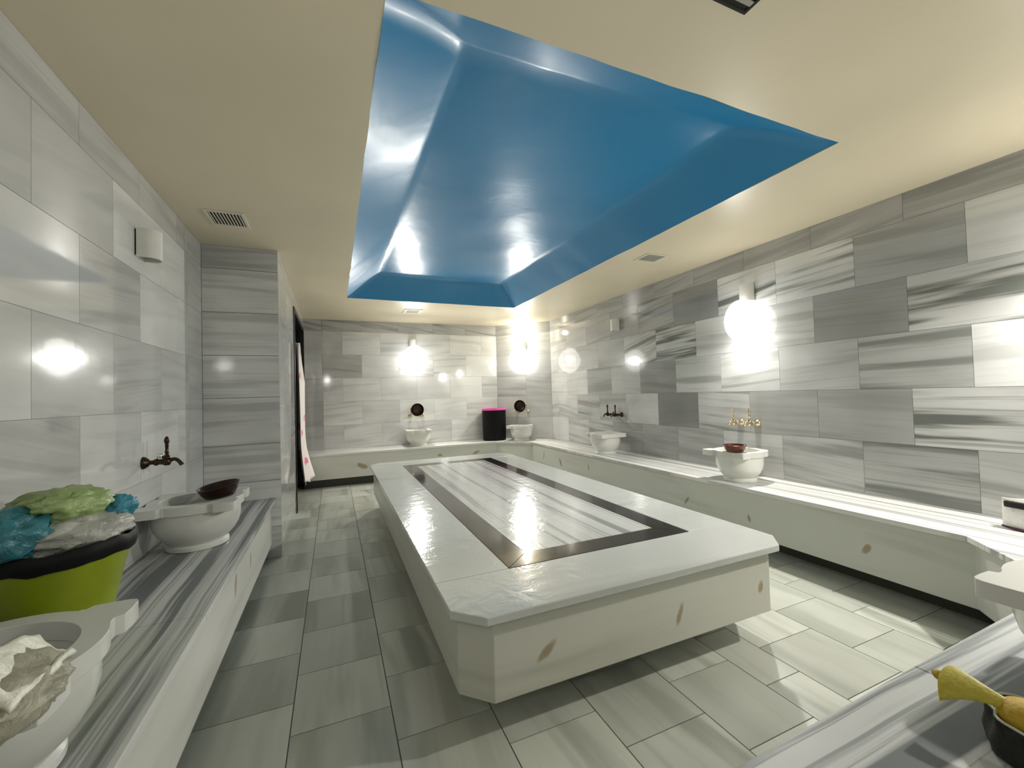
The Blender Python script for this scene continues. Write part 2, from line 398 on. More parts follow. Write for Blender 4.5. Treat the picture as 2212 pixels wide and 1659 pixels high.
# right wall (u = y)
spec = {(5, 0, 1.215): (.92, .25), (5, 1.215, 1.8): (.66, .45), (5, 1.8, 2.4): (.98, .85, .05), (5, 2.4, 2.99): (.95, 1.1, .10), (5, 2.99, 3.58): (.45, .35), (5, 3.58, 4.17): (.62, .9, .12), (5, 4.17, 4.77): (.62, .5), (5, 4.77, 5.4): (.72, .5, .1), (5, 5.4, 6.6): (.9, .3),
 (4, 0, 1.515): (.88, 1.2, .03), (4, 1.515, 2.1): (.50, .35), (4, 2.1, 2.69): (.85, .45), (4, 2.69, 3.28): (.9, .3), (4, 3.28, 3.87): (.85, 1.25, .05), (4, 3.87, 4.46): (.92, .8, .22), (4, 4.46, 5.06): (.72, .2), (4, 5.06, 5.65): (.78, .2), (4, 5.65, 6.6): (.88, .2),
 (3, 0, 1.22): (1.12, .3), (3, 1.22, 1.81): (.70, .75, .03), (3, 1.81, 2.4): (.70, .5), (3, 2.4, 2.99): (.85, .5), (3, 2.99, 3.58): (.82, .55), (3, 3.58, 4.17): (.50, .5), (3, 4.17, 4.77): (.74, .25), (3, 4.77, 5.37): (.66, .4), (3, 5.37, 5.96): (.92, .15), (3, 5.96, 6.6): (.95, .3),
 (2, 0, 1.51): (.86, 1.2, 0), (2, 1.51, 2.09): (.58, .3), (2, 2.09, 2.69): (.58, .25), (2, 2.69, 3.28): (.74, .75), (2, 3.28, 3.88): (.38, .25), (2, 3.88, 4.475): (.86, .15), (2, 4.475, 5.06): (.66, .4), (2, 5.06, 5.65): (.72, .6), (2, 5.65, 6.6): (.9, .4),
 (1, 0, 1.235): (.72, .5), (1, 1.235, 1.82): (.62, 1.1, 0), (1, 1.82, 2.4): (.72, .6), (1, 2.4, 2.99): (.78, .4), (1, 2.99, 3.58): (.62, .4), (1, 3.58, 4.17): (.55, .4), (1, 4.17, 4.78): (.52, .3), (1, 4.78, 5.37): (.75, .6), (1, 5.37, 5.95): (.78, .4), (1, 5.95, 6.6): (1.02, .1),
 (6, 0, 1.5): (.62, .5), (6, 1.5, 2.3): (.66, .4), (6, 2.3, 9): (.62, .4)}
YC = YB-.739
tl = courses(YN, YC, 1.22, 1.515, spec, seed=3)
tiled('wall_right', lambda u, v, d: (XR+d, u, v), tl, (M['tile'], M['grout']), back=[(YN, YC+.06, 0, CEIL)])['kind'] = S
# back wall (u = x)
XC = XR-.739
spec = {(6, -1, 9): (.62, .7, .15), (3, -.42, -.1): (.66, .2), (2, -.42, -.1): (.62, .2), (1, -.42, -.1): (.70, .2), (4, -.42, -.1): (.85, .1), (4, -.2, .43): (.72, .4), (5, -.42, 0): (.72, .2)}
tl = courses(XP, XC, .138, .429, spec, step=.589, base=(1.06, .24), seed=8, extra=(-.157,))
tiled('wall_back', lambda u, v, d: (u, YB+d, v), tl, (M['tile'], M['grout']), back=[(XP-.2, XC+.06, 0, CEIL)])['kind'] = S
# diagonal corner wall
L = .739*math.sqrt(2)
tl = courses(0, L, .57, .57, {(4, 0, .5): (.88, .2), (3, .5, 2): (.78, .3), (6, 0, 2): (.7, .4)}, base=(.93, .25), seed=5)
tiled('wall_corner', lambda u, v, d: (XC+u*D2+d*D2, YB-u*D2+d*D2, v), tl, (M['tile'], M['grout']), back=[(0, L, 0, CEIL)])['kind'] = S
# left wall (u = y)
spec = {(5, 2.57, 3.6): (1.02, .12), (4, 2.85, 3.6): (1.02, .12), (3, 2.5, 3.16): (.72, .35), (3, 3.16, 3.6): (.88, .2), (6, 0, 4.1): (.74, .3), (5, 3.6, 4.1): (.8, .2), (4, 2.28, 2.85): (.72, .3, -.1), (4, 3.6, 4.1): (.76, .2),
        (3, 3.6, 4.1): (.74, .2), (2, 3.6, 4.1): (.76, .2), (1, 3.6, 4.1): (.82, .2), (2, 2.84, 3.6): (.92, .2), (2, 2.28, 2.84): (.84, .2), (2, 1, 2.28): (.68, .3, .25), (5, 1.4, 1.98): (.76, .15, -.2), (5, 0, 1.4): (.88, .2, -.2), (5, 1.98, 2.57): (.72, .12, -.2), (3, 1.98, 2.5): (.80, .2)}
tl = []
for t in courses(YN, 3.60, 1.985-.5925*4, 1.695-.5925*4, spec, step=.5885, base=(.82, .10), seed=12): tl.append(t)
tl += courses(3.60, YP, 9, 9, spec, base=(.80, .2), seed=2)
tiled('wall_left', lambda u, v, d: (XL-d, u, v), tl, (M['tile'], M['grout']), back=[(YN, YP+.1, 0, CEIL)])['kind'] = S
# pillar face (u = x)
rnd = random.Random(9)
tl = [(XL, XP, a, b, (.74 if i == 7 else .92), .38, rnd.random()+i, rnd.uniform(-.05, .05)) for i, (a, b) in enumerate([(0, .26), (.26, .645), (.645, .95), (.95, 1.335), (1.335, 1.68), (1.68, 2.03), (2.03, 2.386), (2.386, CEIL)])]
tiled('wall_pillar', lambda u, v, d: (u, YP+d, v), tl, (M['tile'], M['fgrout']), gap=.002, back=[(XL-.1, XP-.003, 0, CEIL)])['kind'] = S
# passage wall with the doorway (u = y)
DY0, DY1, DZ = 5.47, 7.13, 2.37
tl = courses(YP, DY0, 4.6, 4.9, {}, base=(.88, .2), seed=21) + courses(DY0, DY1, 6.0, 6.3, {}, z0=DZ, base=(.8, .2), seed=22) + courses(DY1, YB, 9, 9, {}, base=(.8, .2), seed=23)
tiled('wall_passage', lambda u, v, d: (XP-d, u, v), tl, (M['tile'], M['grout']), back=[(YP+.003, DY0, 0, CEIL), (DY0, DY1, DZ, CEIL), (DY1, YB+.1, 0, CEIL)])['kind'] = S
# wall behind the photographer
tl = courses(XL, XR, .2, .5, {}, base=(.75, .3), seed=31)
tiled('wall_near', lambda u, v, d: (u, YN-d, v), tl, (M['tile'], M['grout']), back=[(XL-.1, XR+.1, 0, CEIL)])['kind'] = S
# floor
cols = [-.95, -.56, -.18, .2, .58, .96, 1.348, 1.71, 1.93, 2.33, 2.70, 2.86, 3.25, XR]
par = [1, 0, 1, 0, 1, 0, 1, 0, 1, 0, 1, 0, 1]
rnd = random.Random(40); tl = []
for i in range(len(cols)-1):
    off = 1.285 if par[i] == 0 else 1.480
    js = sorted([YN, YB] + [off+.39*k for k in range(-6, 18) if YN < off+.39*k < YB])
    for a, b in zip(js, js[1:]):
        tl.append((a, b, cols[i], cols[i+1], rnd.uniform(.84, 1.08), rnd.uniform(.3, .95), rnd.random()*3, rnd.uniform(-.1, .1)))
fl = tiled('floor', lambda u, v, d: (v, u, -d), tl, (M['floor'], M['fgrout']), gap=.0022, back=[(YN-.1, YB+.1, XL-.1, XR+.1)]); fl['kind'] = S

# ------------------------------------------------------------------ ceiling with the blue recess
RX0, RX1, RY0, RY1 = .171, 2.464, 1.309, 5.619
b = MB()
def edge_pts(n=36, wob=.006):
    P = []
    def ln(a, c):
        for i in range(n): P.append((a[0]+(c[0]-a[0])*i/n, a[1]+(c[1]-a[1])*i/n))
    cs = [(RX0, RY0), (RX1, RY0), (RX1, RY1), (RX0, RY1)]
    for i in range(4): ln(cs[i], cs[(i+1) % 4])
    return [(x+wob*(noise.noise(Vector((x*5, y*5, 1)))), y+wob*(noise.noise(Vector((x*5, y*5, 7))))) for x, y in P]
inner = edge_pts()
def outp(x, y):
    u = (x-RX0)/(RX1-RX0); v = (y-RY0)/(RY1-RY0)
    return (XL-.1+u*(XR-XL+.2), YN-.1+v*(YB-YN+.2))
n = len(inner); outer = []
for i in range(4):
    cs = [(XL-.1, YN-.1), (XR+.1, YN-.1), (XR+.1, YB+.1), (XL-.1, YB+.1)]
    a, c = cs[i], cs[(i+1) % 4]
    for k in range(36): outer.append((a[0]+(c[0]-a[0])*k/36, a[1]+(c[1]-a[1])*k/36))
b.ring(outer, inner, CEIL, CEIL+.02)
ce = b.build('ceiling', M['ceiling']); ce['kind'] = S
b = MB()
H = .228; IN = .365
ix0, ix1, iy0, iy1 = RX0+IN, RX1-IN+.02, RY0+IN, RY1-IN
rings = []
NS = 14
for k in range(NS+1):
    t = k/NS
    # slope, softly rolled over into the flat top
    ins = IN*t
    z = CEIL + .001 + (H-.001)*(1-(1-t)**1.2)
    row = []
    for j, (x, y) in enumerate(inner):
        u = (x-RX0)/(RX1-RX0); v = (y-RY0)/(RY1-RY0)
        px = x + (ix0+(ix1-ix0)*u - x)*t; py = y + (iy0+(iy1-iy0)*v - y)*t
        row.append((px, py, z + .006*noise.noise(Vector((px*2.2, py*2.2, 3)))))
    rings.append(row)
vs = [p for row in rings for p in row]; fs = []
for k in range(NS):
    for j in range(n): fs.append((k*n+j, k*n+(j+1) % n, (k+1)*n+(j+1) % n, (k+1)*n+j))
b.add(vs, fs)
top = rings[-1]; G = 36
# flat lid as a grid, slightly crowned
gv = []; gf = []
for i in range(G+1):
    for j in range(G+1):
        u, v = i/G, j/G
        if i == 0: p = top[(4*36-j) % n]
        elif i == G: p = top[36+j]
        elif j == 0: p = top[i]
        elif j == G: p = top[3*36-i]
        else:
            x = ix0+(ix1-ix0)*u; y = iy0+(iy1-iy0)*v
            p = (x, y, CEIL+H + .03*math.sin(PI*u)*math.sin(PI*v)+.006*noise.noise(Vector((x*2.2, y*2.2, 3))))
        gv.append(p)
for i in range(G):
    for j in range(G): gf.append((i*(G+1)+j, (i+1)*(G+1)+j, (i+1)*(G+1)+j+1, i*(G+1)+j+1))
b.add(gv, gf)
o = b.build('recess', M['blue'], ce, smooth=60)
bm = bmesh.new(); bm.from_mesh(o.data); bmesh.ops.remove_doubles(bm, verts=bm.verts, dist=.0005); bmesh.ops.recalc_face_normals(bm, faces=bm.faces); bm.to_mesh(o.data); bm.free()
o['label'] = 'blue painted tray recess'
# slab over the recess keeps the room closed
b = MB(); b.box(RX0-.3, RY0-.3, CEIL+.34, RX1+.3, RY1+.3, CEIL+.38)
b.ring([(RX0-.3, RY0-.3), (RX1+.3, RY0-.3), (RX1+.3, RY1+.3), (RX0-.3, RY1+.3)], [(RX0-.25, RY0-.25), (RX1+.25, RY0-.25), (RX1+.25, RY1+.25), (RX0-.25, RY1+.25)], CEIL+.02, CEIL+.34)
b.build('recess_cover', M['ceiling'], ce)

# ------------------------------------------------------------------ doorway
door = bpy.data.objects.new('door_1', None); C.objects.link(door); door.location = (XP, (DY0+DY1)/2, 0); door['kind'] = S
def child(mb, name, mat, par, **k):
    o = mb.build(name, mat, None, **k); o.parent = par; o.matrix_parent_inverse = Matrix.Translation(par.location).inverted() if par.rotation_euler[2] == 0 else par.matrix_world.inverted(); return o
b = MB(); fx0, fx1 = XP-.12, XP+.012
b.box(fx0, DY0-.02, 0, fx1, DY0+.045, DZ+.03); b.box(fx0, DY1-.045, 0, fx1, DY1+.01, DZ+.03); b.box(fx0, DY0+.045, DZ-.03, fx1, DY1-.045, DZ+.03)
child(b, 'door_frame', M['frame'], door, bevel=.003)
b = MB(); b.box(XP-1.2, DY0-.15, -.02, XP-1.15, DY1+.1, 2.5); b.box(XP-1.2, DY0-.2, -.02, XP-.11, DY0-.15, 2.5); b.box(XP-1.2, DY1+.1, -.02, XP-.11, DY1+.15, 2.5); b.box(XP-1.2, DY0-.2, 2.45, XP-.11, DY1+.15, 2.5)
b.box(XP-1.2, DY0-.2, -.06, XP-.11, DY1+.15, -.02)
child(b, 'doorway_darkness', M['void'], door)
# curtain
NU, NV = 60, 50; vs = []; fs = []; uvs = []
for j in range(NV+1):
    t = j/NV                      # 0 top .. 1 bottom
    z = 1.98 - t*(1.98-.30)
    yw = 0.03 + 1.13*min(1, (t/.26))**.9            # width spread from the near jamb
    if .22 < t < .30: yw += .05*math.sin((t-.22)/.08*PI)
    bul = .012 + .12*max(0, (t-.68)/.32)**1.5
    for i in range(NU+1):
        s_ = i/NU
        y = DY0+.05 + yw*s_
        x = XP+.02 + .018*math.sin(s_*30+t*2)+ .010*math.sin(s_*13+1) + bul*(.25+.75*math.sin(s_*PI*.9+.2))
        zz = z + (.0 if t < .95 else .02*math.sin(s_*18)*(t-.95)/.05)
        vs.append((x, y, zz)); uvs.append((s_*1.5, t*2.1))
for j in range(NV):
    for i in range(NU): fs.append((j*(NU+1)+i, j*(NU+1)+i+1, (j+1)*(NU+1)+i+1, (j+1)*(NU+1)+i))
me = bpy.data.meshes.new('door_curtain'); L0 = Vector((XP, 6.2, .3))
me.from_pydata([tuple(Vector(v)-L0) for v in vs], [], fs); me.materials.append(M['curtain'])
ul = me.uv_layers.new(name='UVMap')
for p in me.polygons:
    for li in p.loop_indices: ul.data[li].uv = uvs[me.loops[li].vertex_index]
    p.use_smooth = True
cu = bpy.data.objects.new('door_curtain', me); C.objects.link(cu); cu.location = L0
sm = cu.modifiers.new('solid', 'SOLIDIFY'); sm.thickness = .003
tag(cu, 'white cloth curtain with pink dots hanging in the black-framed doorway', 'curtain')

# ------------------------------------------------------------------ marble platform in the middle
def chamf(x0, y0, x1, y1, c): return [(x0+c, y0), (x1-c, y0), (x1, y0+c), (x1, y1-c), (x1-c, y1), (x0+c, y1), (x0, y1-c), (x0, y0+c)]
TX0, TX1, TY0, TY1, TZ = .383, 2.165, 1.442, 5.41, .500
pf = thing('marble_platform', 'large low grey-white marble massage platform with cut corners in the middle of the floor', 'platform', ((TX0+TX1)/2, (TY0+TY1)/2, 0))
BX0, BX1, BY0, BY1 = .728, 1.826, 1.804, 5.047
IX0, IX1, IY0, IY1 = .874, 1.687, 1.946, 4.900
def rect8(x0, y0, x1, y1):   # eight-point rectangle matching the chamfered outline order
    return [(x0+.01, y0), (x1-.01, y0), (x1, y0+.01), (x1, y1-.01), (x1-.01, y1), (x0+.01, y1), (x0, y1-.01), (x0, y0+.01)]
sl = MB()
g = .0012
# border in four slabs: near and far strips run across, side strips between them
c = .108
sl.prism([(TX0+c, TY0), (TX1-c, TY0), (TX1, TY0+c), (TX1, BY0-g), (TX0, BY0-g), (TX0, TY0+c)], TZ-.032, TZ)
sl.prism([(TX0, BY1+g), (TX1, BY1+g), (TX1, TY1-c), (TX1-c, TY1), (TX0+c, TY1), (TX0, TY1-c)], TZ-.032, TZ)
sl.prism([(TX0, BY0), (BX0, BY0), (BX0, BY1), (TX0, BY1)], TZ-.032, TZ)
sl.prism([(BX1, BY0), (TX1, BY0), (TX1, BY1), (BX1, BY1)], TZ-.032, TZ)
def rel(o, par): o.parent = par; o.matrix_parent_inverse = Matrix.Translation(par.location).inverted(); return o
rel(sl.build('top_slab', M['table_top'], bevel=.004), pf)
b = MB()
oc_ = [(BX0+g, BY0+g), (BX1-g, BY0+g), (BX1-g, BY1-g), (BX0+g, BY1-g)]; ic_ = [(IX0-g, IY0-g), (IX1+g, IY0-g), (IX1+g, IY1+g), (IX0-g, IY1+g)]
for i in range(4):
    j = (i+1) % 4
    cx_, cy_ = (oc_[i][0]+oc_[j][0]+ic_[i][0]+ic_[j][0])/4, (oc_[i][1]+oc_[j][1]+ic_[i][1]+ic_[j][1])/4
    q = [oc_[i], oc_[j], ic_[j], ic_[i]]
    L_ = [(x+(cx_-x)*.0012, y+(cy_-y)*.0012) for x, y in q]
    b.prism(L_, TZ-.03, TZ)
o = rel(b.build('border_inlay', M['black_stone'], bevel=.0008), pf); o['label'] = 'black polished stone border inlay'
b = MB()
ys = [IY0, 2.36, 3.0, 3.65, 4.3, IY1]
for a, d in zip(ys, ys[1:]): b.box(IX0, a+g*.6, TZ-.03, IX1, d-g*.6, TZ)
rel(b.build('centre_panel', M['table_mid'], bevel=.0008), pf)
b = MB(); AO = .035
b.prism(chamf(TX0+AO, TY0+AO, TX1-AO, TY1-AO, c), .163, TZ-.0325)
rel(b.build('apron', M['apron_table'], bevel=.003), pf)
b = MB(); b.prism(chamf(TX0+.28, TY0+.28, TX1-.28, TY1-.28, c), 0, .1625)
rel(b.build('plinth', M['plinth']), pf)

# ------------------------------------------------------------------ benches
def bench(name, label, loc, top_poly, apron_poly, plinth_poly, m_top, m_apron, zb=.12, cat='bench'):
    t = thing(name, label, cat, loc)
    b = MB()
    for p in top_poly: b.prism(p, BT-.03, BT)
    rel(b.build('seat_slab', m_top, bevel=.003), t)
    b = MB(); b.prism(apron_poly, zb, BT-.0305); rel(b.build('apron', m_apron, bevel=.003), t)
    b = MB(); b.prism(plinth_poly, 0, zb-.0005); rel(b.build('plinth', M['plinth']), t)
    return t
e = .001
OV = .03
XLb = XL+e
yl0 = -.10
seams = [yl0, .9, 1.95, 3.0, YP-e]
bench('stone_bench', 'long grey-striped marble bench along the left wall ending at the pillar', ((XL+XLF)/2, 2, 0),
      [[(XLb, a+e*.4), (XLF, a+e*.4), (XLF, d-e*.4), (XLb, d-e*.4)] for a, d in zip(seams, seams[1:])],
      [(XLb, yl0+OV), (XLF-OV, yl0+OV), (XLF-OV, YP-e), (XLb, YP-e)],
      [(XLb, yl0+.1), (XLF-.22, yl0+.1), (XLF-.22, YP-e), (XLb, YP-e)], M['bench_left'], M['apron_left'])
# back bench including the cut corner
BXc, BYc = XRF-.449, YBF-.449      # bench chamfer points (BXc,YBF) - (XRF,BYc)
dg = OV*.414
bench('stone_bench', 'pale marble bench along the back wall from the doorway to the cut corner', (1.3, 7.0, 0),
      [[(XP+e, YBF), (1.1, YBF), (1.1, YB-e), (XP+e, YB-e)], [(1.101, YBF), (BXc, YBF), (XRF-.0004, BYc+.0004), (XR-e-.001, YC+.001), (XC-.001, YB-e-.001), (1.101, YB-e)]],
      [(XP+e, YBF+OV), (BXc+dg, YBF+OV), (XRF+OV, BYc+dg+.0005), (XR-e, YC-.0), (XC, YB-e), (XP+e, YB-e)],
      [(XP+e, YBF+.1), (BXc+.05, YBF+.1), (XRF+.1, BYc+.06), (XR-e, YC), (XC, YB-e), (XP+e, YB-e)], M['bench_back'], M['apron_back'])
P1, P2 = (XRF-.015, 1.09), (2.60, YNF+.01)
bench('stone_bench', 'pale marble bench running along the right wall under the taps', (3.27, 3.6, 0),
      [[(XRF, a), (XR-e, a), (XR-e, d), (XRF, d)] for a, d in [(1.10, 2.2), (2.201, 3.4), (3.401, 4.7), (4.701, BYc-.001)]] + [[(XRF, BYc), (XR-e, BYc), (XR-e, YC-.002)]] + [[P2, (2.60, YN+e), (XR-e, YN+e), (XR-e, 1.099), (XRF, 1.099)]],
      [(P2[0]-dg, P2[1]-OV-.001), (P2[0]-dg, YN+e), (XR-e, YN+e), (XR-e, BYc+dg), (XRF+OV, BYc+dg), (XRF+OV, P1[1]-dg)],
      [(2.66, YNF-.10), (2.66, YN+e), (XR-e, YN+e), (XR-e, BYc-.05), (XRF+.20, BYc-.05), (XRF+.20, 1.02)], M['bench_right'], M['apron_right'])
bench('stone_bench', 'dark-veined grey marble bench in the near right foreground', (1.6, .3, 0),
      [[(.55, YN+e), (1.5, YN+e), (1.5, YNF), (.55, YNF-.02)], [(1.501, YN+e), (2.5985, YN+e), (2.5985, YNF+.01), (1.501, YNF)]],
      [(.58, YN+e), (2.585, YN+e), (2.585, YNF-OV), (.58, YNF-OV-.02)],
      [(.7, YN+e), (2.64, YN+e), (2.64, YNF-.2), (.7, YNF-.2)], M['bench_near'], M['apron_near'])

# ------------------------------------------------------------------ wash basins
def rim_outline(Rc=.224, lugs=(.222,)*4, nper=9):
    """round rim with four square lugs standing out at the diagonals"""
    pts = []
    for q in range(4):
        a0 = q*PI/2; ca, sa = math.cos(a0), math.sin(a0); S = lugs[q]
        def rot(x, y): return (x*ca-y*sa, x*sa+y*ca)
        h = math.asin(.098/Rc)
        for k in range(nper): pts.append(rot(Rc*math.cos(h*k/nper), Rc*math.sin(h*k/nper)))
        if S > .19:
            pts += [rot(.2045, .100), rot(.2045, .112), rot(S, .122), rot(S+.002, .16), rot(S+.001, S-.022), rot(S-.006, S-.006),
                rot(S-.022, S+.001), rot(.16, S+.002), rot(.122, S), rot(.112, .2045), rot(.100, .2045)]
        else:                       # a worn, barely marked lug
            pts += [rot(.204, .100), rot(.206, .112), rot(.204, .125), rot(.195, .145), rot(.186, .164), rot(.177, .177), rot(.164, .186), rot(.145, .195), rot(.125, .204), rot(.112, .206), rot(.100, .204)]
        for k in range(nper, 0, -1):
            a = PI/2-h*k/nper; pts.append(rot(Rc*math.cos(a), Rc*math.sin(a)))
    return pts
def make_basin(label, mat, loc, rz=0, sc=1.0, lugs=(.222,)*4):
    t = thing('wash_basin', label, 'basin', loc, rz, 'marble wash basins on the benches')
    b = MB()
    prof = [(.145, 0), (.150, .004), (.150, .022), (.138, .032), (.150, .045), (.178, .075), (.198, .110), (.208, .150), (.209, .190), (.209, .214)]
    inn = [(.178, .214), (.175, .19), (.160, .14), (.135, .095), (.09, .068), (.03, .06)]
    b.lathe([(r_*sc, z_) for r_, z_ in prof+inn], 64)
    b.build('bowl', mat, t, smooth=35)
    b = MB()
    out = rim_outline(lugs=lugs)
    inner_ = [(.172*math.cos(math.atan2(p[1], p[0]))*sc, .172*math.sin(math.atan2(p[1], p[0]))*sc) for p in out]
    b.ring([(x*sc, y*sc) for x, y in out], inner_, .2145, .262)
    b.build('rim', mat, t, smooth=35, bevel=.005)
    return t
make_basin('marble basin on the right bench with a copper bowl on its rim', M['basin'], (3.24, 2.60, BT), 0, .89, (.2, .235, .215, .18))
make_basin('marble basin on the right bench below the pair of dark taps', M['basin'], (3.255, 4.57, BT), 0, .90, (.2, .222, .222, .212))
make_basin('marble basin standing alone on the back bench below a hanging copper bowl', M['basin'], (1.275, YB-.23, BT), PI/2, .93, (.21, .222, .215, .225))
make_basin('marble basin in the cut back corner beside the black bin', M['basin'], (2.995, 6.665, BT), PI/4, .91, (.2, .225, .2, .18))
make_basin('marble basin with lugged rim on the near right bench, cropped by the right edge', M['basin'], (1.825, .36, BT), 0, 1.0)
make_basin('marble basin on the left bench holding a dark bowl, below the bronze tap', M['basin_dim'], (-.728, 2.93, BT), 0, 1.0)
make_basin('marble basin in the lower left corner with crumpled packaging inside', M['basin_dim'], (-.730, 1.29, BT), 0, 1.0)

# ------------------------------------------------------------------ copper bowls
def make_bowl(label, mat):
    b = MB()
    pr = [(.055, 0), (.075, .004), (.092, .03), (.104, .062), (.108, .066), (.104, .068), (.098, .06), (.086, .030), (.068, .010), (.03, .007)]
    b.lathe(pr, 48)
    o = b.build('copper_bowl', mat, None, smooth=50)
    return tag(o, label, 'bowl', 'copper bathing bowls')
bw = make_bowl('shallow reddish copper bowl resting on the rim of the right bench basin', M['copper'])
bw.location = (3.10, 2.525, BT+.2625); bw.scale = (.84, .84, .9)
bl = bw.copy(); bl.data = bw.data.copy(); bl.data.materials[0] = M['copper_dk']; C.objects.link(bl)
bl.scale = (1, 1, 1); bl['label'] = 'dark tilted copper bowl lying over the rim of the left bench basin'
bl.location = (-.628, 2.985, BT+.250); bl.rotation_euler = (R(4), R(-9), 0)
b1 = bl.copy(); C.objects.link(b1); b1['label'] = 'brown copper bowl leaning on the taps of the back wall, left one'
b1.location = (1.283, YB-.105, 1.085); b1.rotation_euler = (R(90), 0, 0)
b2 = bl.copy(); C.objects.link(b2); b2['label'] = 'brown copper bowl leaning on the taps in the cut back corner'
b2.location = (3.145-.075, 6.89-.075, 1.085); b2.rotation_euler = (R(90), 0, R(-45))

# ------------------------------------------------------------------ taps
def make_tap(label, mat, loc, rz, group, ring=False):
    """wall tap built pointing along +x"""
    t = thing('wall_tap', label, 'tap', loc, rz, group)
    Mx = Matrix.Rotation(PI/2, 4, 'Y')
    b = MB(); b.lathe([(.034, 0), (.034, .004), (.030, .012), (.020, .024), (.013, .030)], 32, M4=Mx); b.build('rosette', mat, t, smooth=True)
    b = MB()
    b.lathe([(.012, .028), (.012, .045), (.018, .052), (.019, .062), (.014, .070), (.016, .085), (.020, .095), (.020, .115), (.014, .122)], 28, M4=Mx)
    b.lathe([(.013, -.020), (.016, -.012), (.015, .014), (.018, .020), (.015, .030), (.011, .036)], 24, M4=Matrix.Translation((.105, 0, 0)))
    b.build('tap_body', mat, t, smooth=True)
    b = MB(); sp = []
    for k in range(9):
        a = k/8; sp.append((.118+.055*a, 0, .004+.012*math.sin(a*PI)-.028*a*a))
    b.tube(sp, [.0105, .0105, .010, .010, .0095, .0095, .0095, .010, .011]); b.build('spout', mat, t, smooth=True)
    b = MB()
    if ring:
        b.lathe([(.009, .034), (.008, .045), (.011, .052), (.008, .060), (.0075, .080), (.012, .086), (.007, .094), (.004, .100)], 20, M4=Matrix.Translation((.105, 0, 0)))
        b.tube([(.105+.020*math.cos(PI*k/12), .008*math.cos(PI*k/12), .117+.019*math.sin(PI*k/12)) for k in range(25)], .0045, 8)
    else:
        b.lathe([(.009, .034), (.008, .045), (.011, .052), (.008, .060), (.0075, .080), (.010, .086), (.0075, .092), (.011, .104), (.013, .116), (.009, .130), (.003, .138)], 20, M4=Matrix.Translation((.105, 0, 0)))
    b.build('tap_handle', mat, t, smooth=True)
    return t
ZT = 0.985
t0 = make_tap('bronze tap on the left wall above the basin', M['bronze'], (XL, 2.875, .985), 0, None)
b = MB(); b.lathe([(.013, .030), (.014, .034), (.014, .052), (.011, .056)], 20, M4=Matrix.Translation((.075, 0, -.010))); b.build('chrome_collar', M['chrome'], [k for k in C.objects if k.parent == t0 and k.name.startswith('tap_body')][0], smooth=True)
t_ = make_tap('brass tap on the right wall, nearer one above the basin with the bowl', M['brass'], (XR, 2.63, ZT-.01), PI, 'wall taps in pairs over the basins')
make_tap('brass tap with a ring-shaped handle on the right wall above the basin', M['brass'], (XR, 2.79, ZT-.01), PI, 'wall taps in pairs over the basins', True)
dup(t_, (1.185, YB, ZT), -PI/2, 'brass tap on the back wall under the left side of the hanging bowl')
dup(t_, (1.385, YB, ZT), -PI/2, 'brass tap on the back wall under the right side of the hanging bowl')
dup(t_, (3.145-.075, 6.89+.075, ZT), R(225), 'brass tap in the cut back corner, left of its bowl')
dup(t_, (3.145+.068, 6.89-.068, ZT), R(225), 'brass tap in the cut back corner, right of its bowl')
td = make_tap('dark bronze tap on the far right wall, nearer of its pair', M['bronze'], (XR, 4.575, ZT+.0), PI, 'dark taps over the far right basin')
dup(td, (XR, 4.745, ZT+.0), PI, 'dark bronze tap on the far right wall, farther of its pair')

# ------------------------------------------------------------------ wall lamps
def make_lamp(label, lit, loc, nrm, gr=(.128, .185), gz=-.26, group='half-round ceramic wall lamps'):
    """half-cylinder up/down wall light, built pointing along +x"""
    rz = math.atan2(nrm[1], nrm[0])
    t = thing('wall_lamp', label, 'lamp', loc, rz, group)
    b = MB(); seg = 20; r_, th, h = .056, .006, .078
    o_, i_ = [], []
    for k in range(seg+1):
        a = -PI/2+PI*k/seg
        o_.append((.045+r_*math.cos(a), r_*math.sin(a))); i_.append((.045+(r_-th)*math.cos(a), (r_-th)*math.sin(a)))
    out = [(0.001, -r_)]+o_+[(0.001, r_)]; inn = [(0.006, -r_+th)]+i_+[(0.006, r_-th)]
    b.ring(out, inn, -h, h); b.box(.0005, -r_, -h*.9, .007, r_, h*.9)
    b.build('lamp_shade', M['shade'], t, smooth=30)
    if lit:  # glare blob below the shade, modelled as an emissive shape
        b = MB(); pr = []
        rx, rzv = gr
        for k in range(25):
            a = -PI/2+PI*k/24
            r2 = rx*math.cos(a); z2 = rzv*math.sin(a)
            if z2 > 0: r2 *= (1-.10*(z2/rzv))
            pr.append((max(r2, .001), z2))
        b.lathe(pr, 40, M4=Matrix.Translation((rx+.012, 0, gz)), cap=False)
        o = b.build('glare_globe', M['glare_globe'], t, smooth=180); o['label'] = 'emissive shape standing in for lamp glare'
    return t
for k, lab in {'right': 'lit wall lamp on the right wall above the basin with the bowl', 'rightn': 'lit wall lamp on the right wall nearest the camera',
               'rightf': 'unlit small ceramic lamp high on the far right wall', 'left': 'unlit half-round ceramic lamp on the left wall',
               'behind': 'added unseen fill lamp on the wall behind the camera'}.items():
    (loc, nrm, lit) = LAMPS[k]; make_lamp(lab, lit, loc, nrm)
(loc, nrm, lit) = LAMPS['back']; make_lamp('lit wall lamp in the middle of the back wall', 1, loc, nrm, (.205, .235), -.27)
(loc, nrm, lit) = LAMPS['corner']; make_lamp('lit wall lamp in the cut back corner, also shining up at the ceiling', 1, loc, nrm, (.20, .235), -.27)

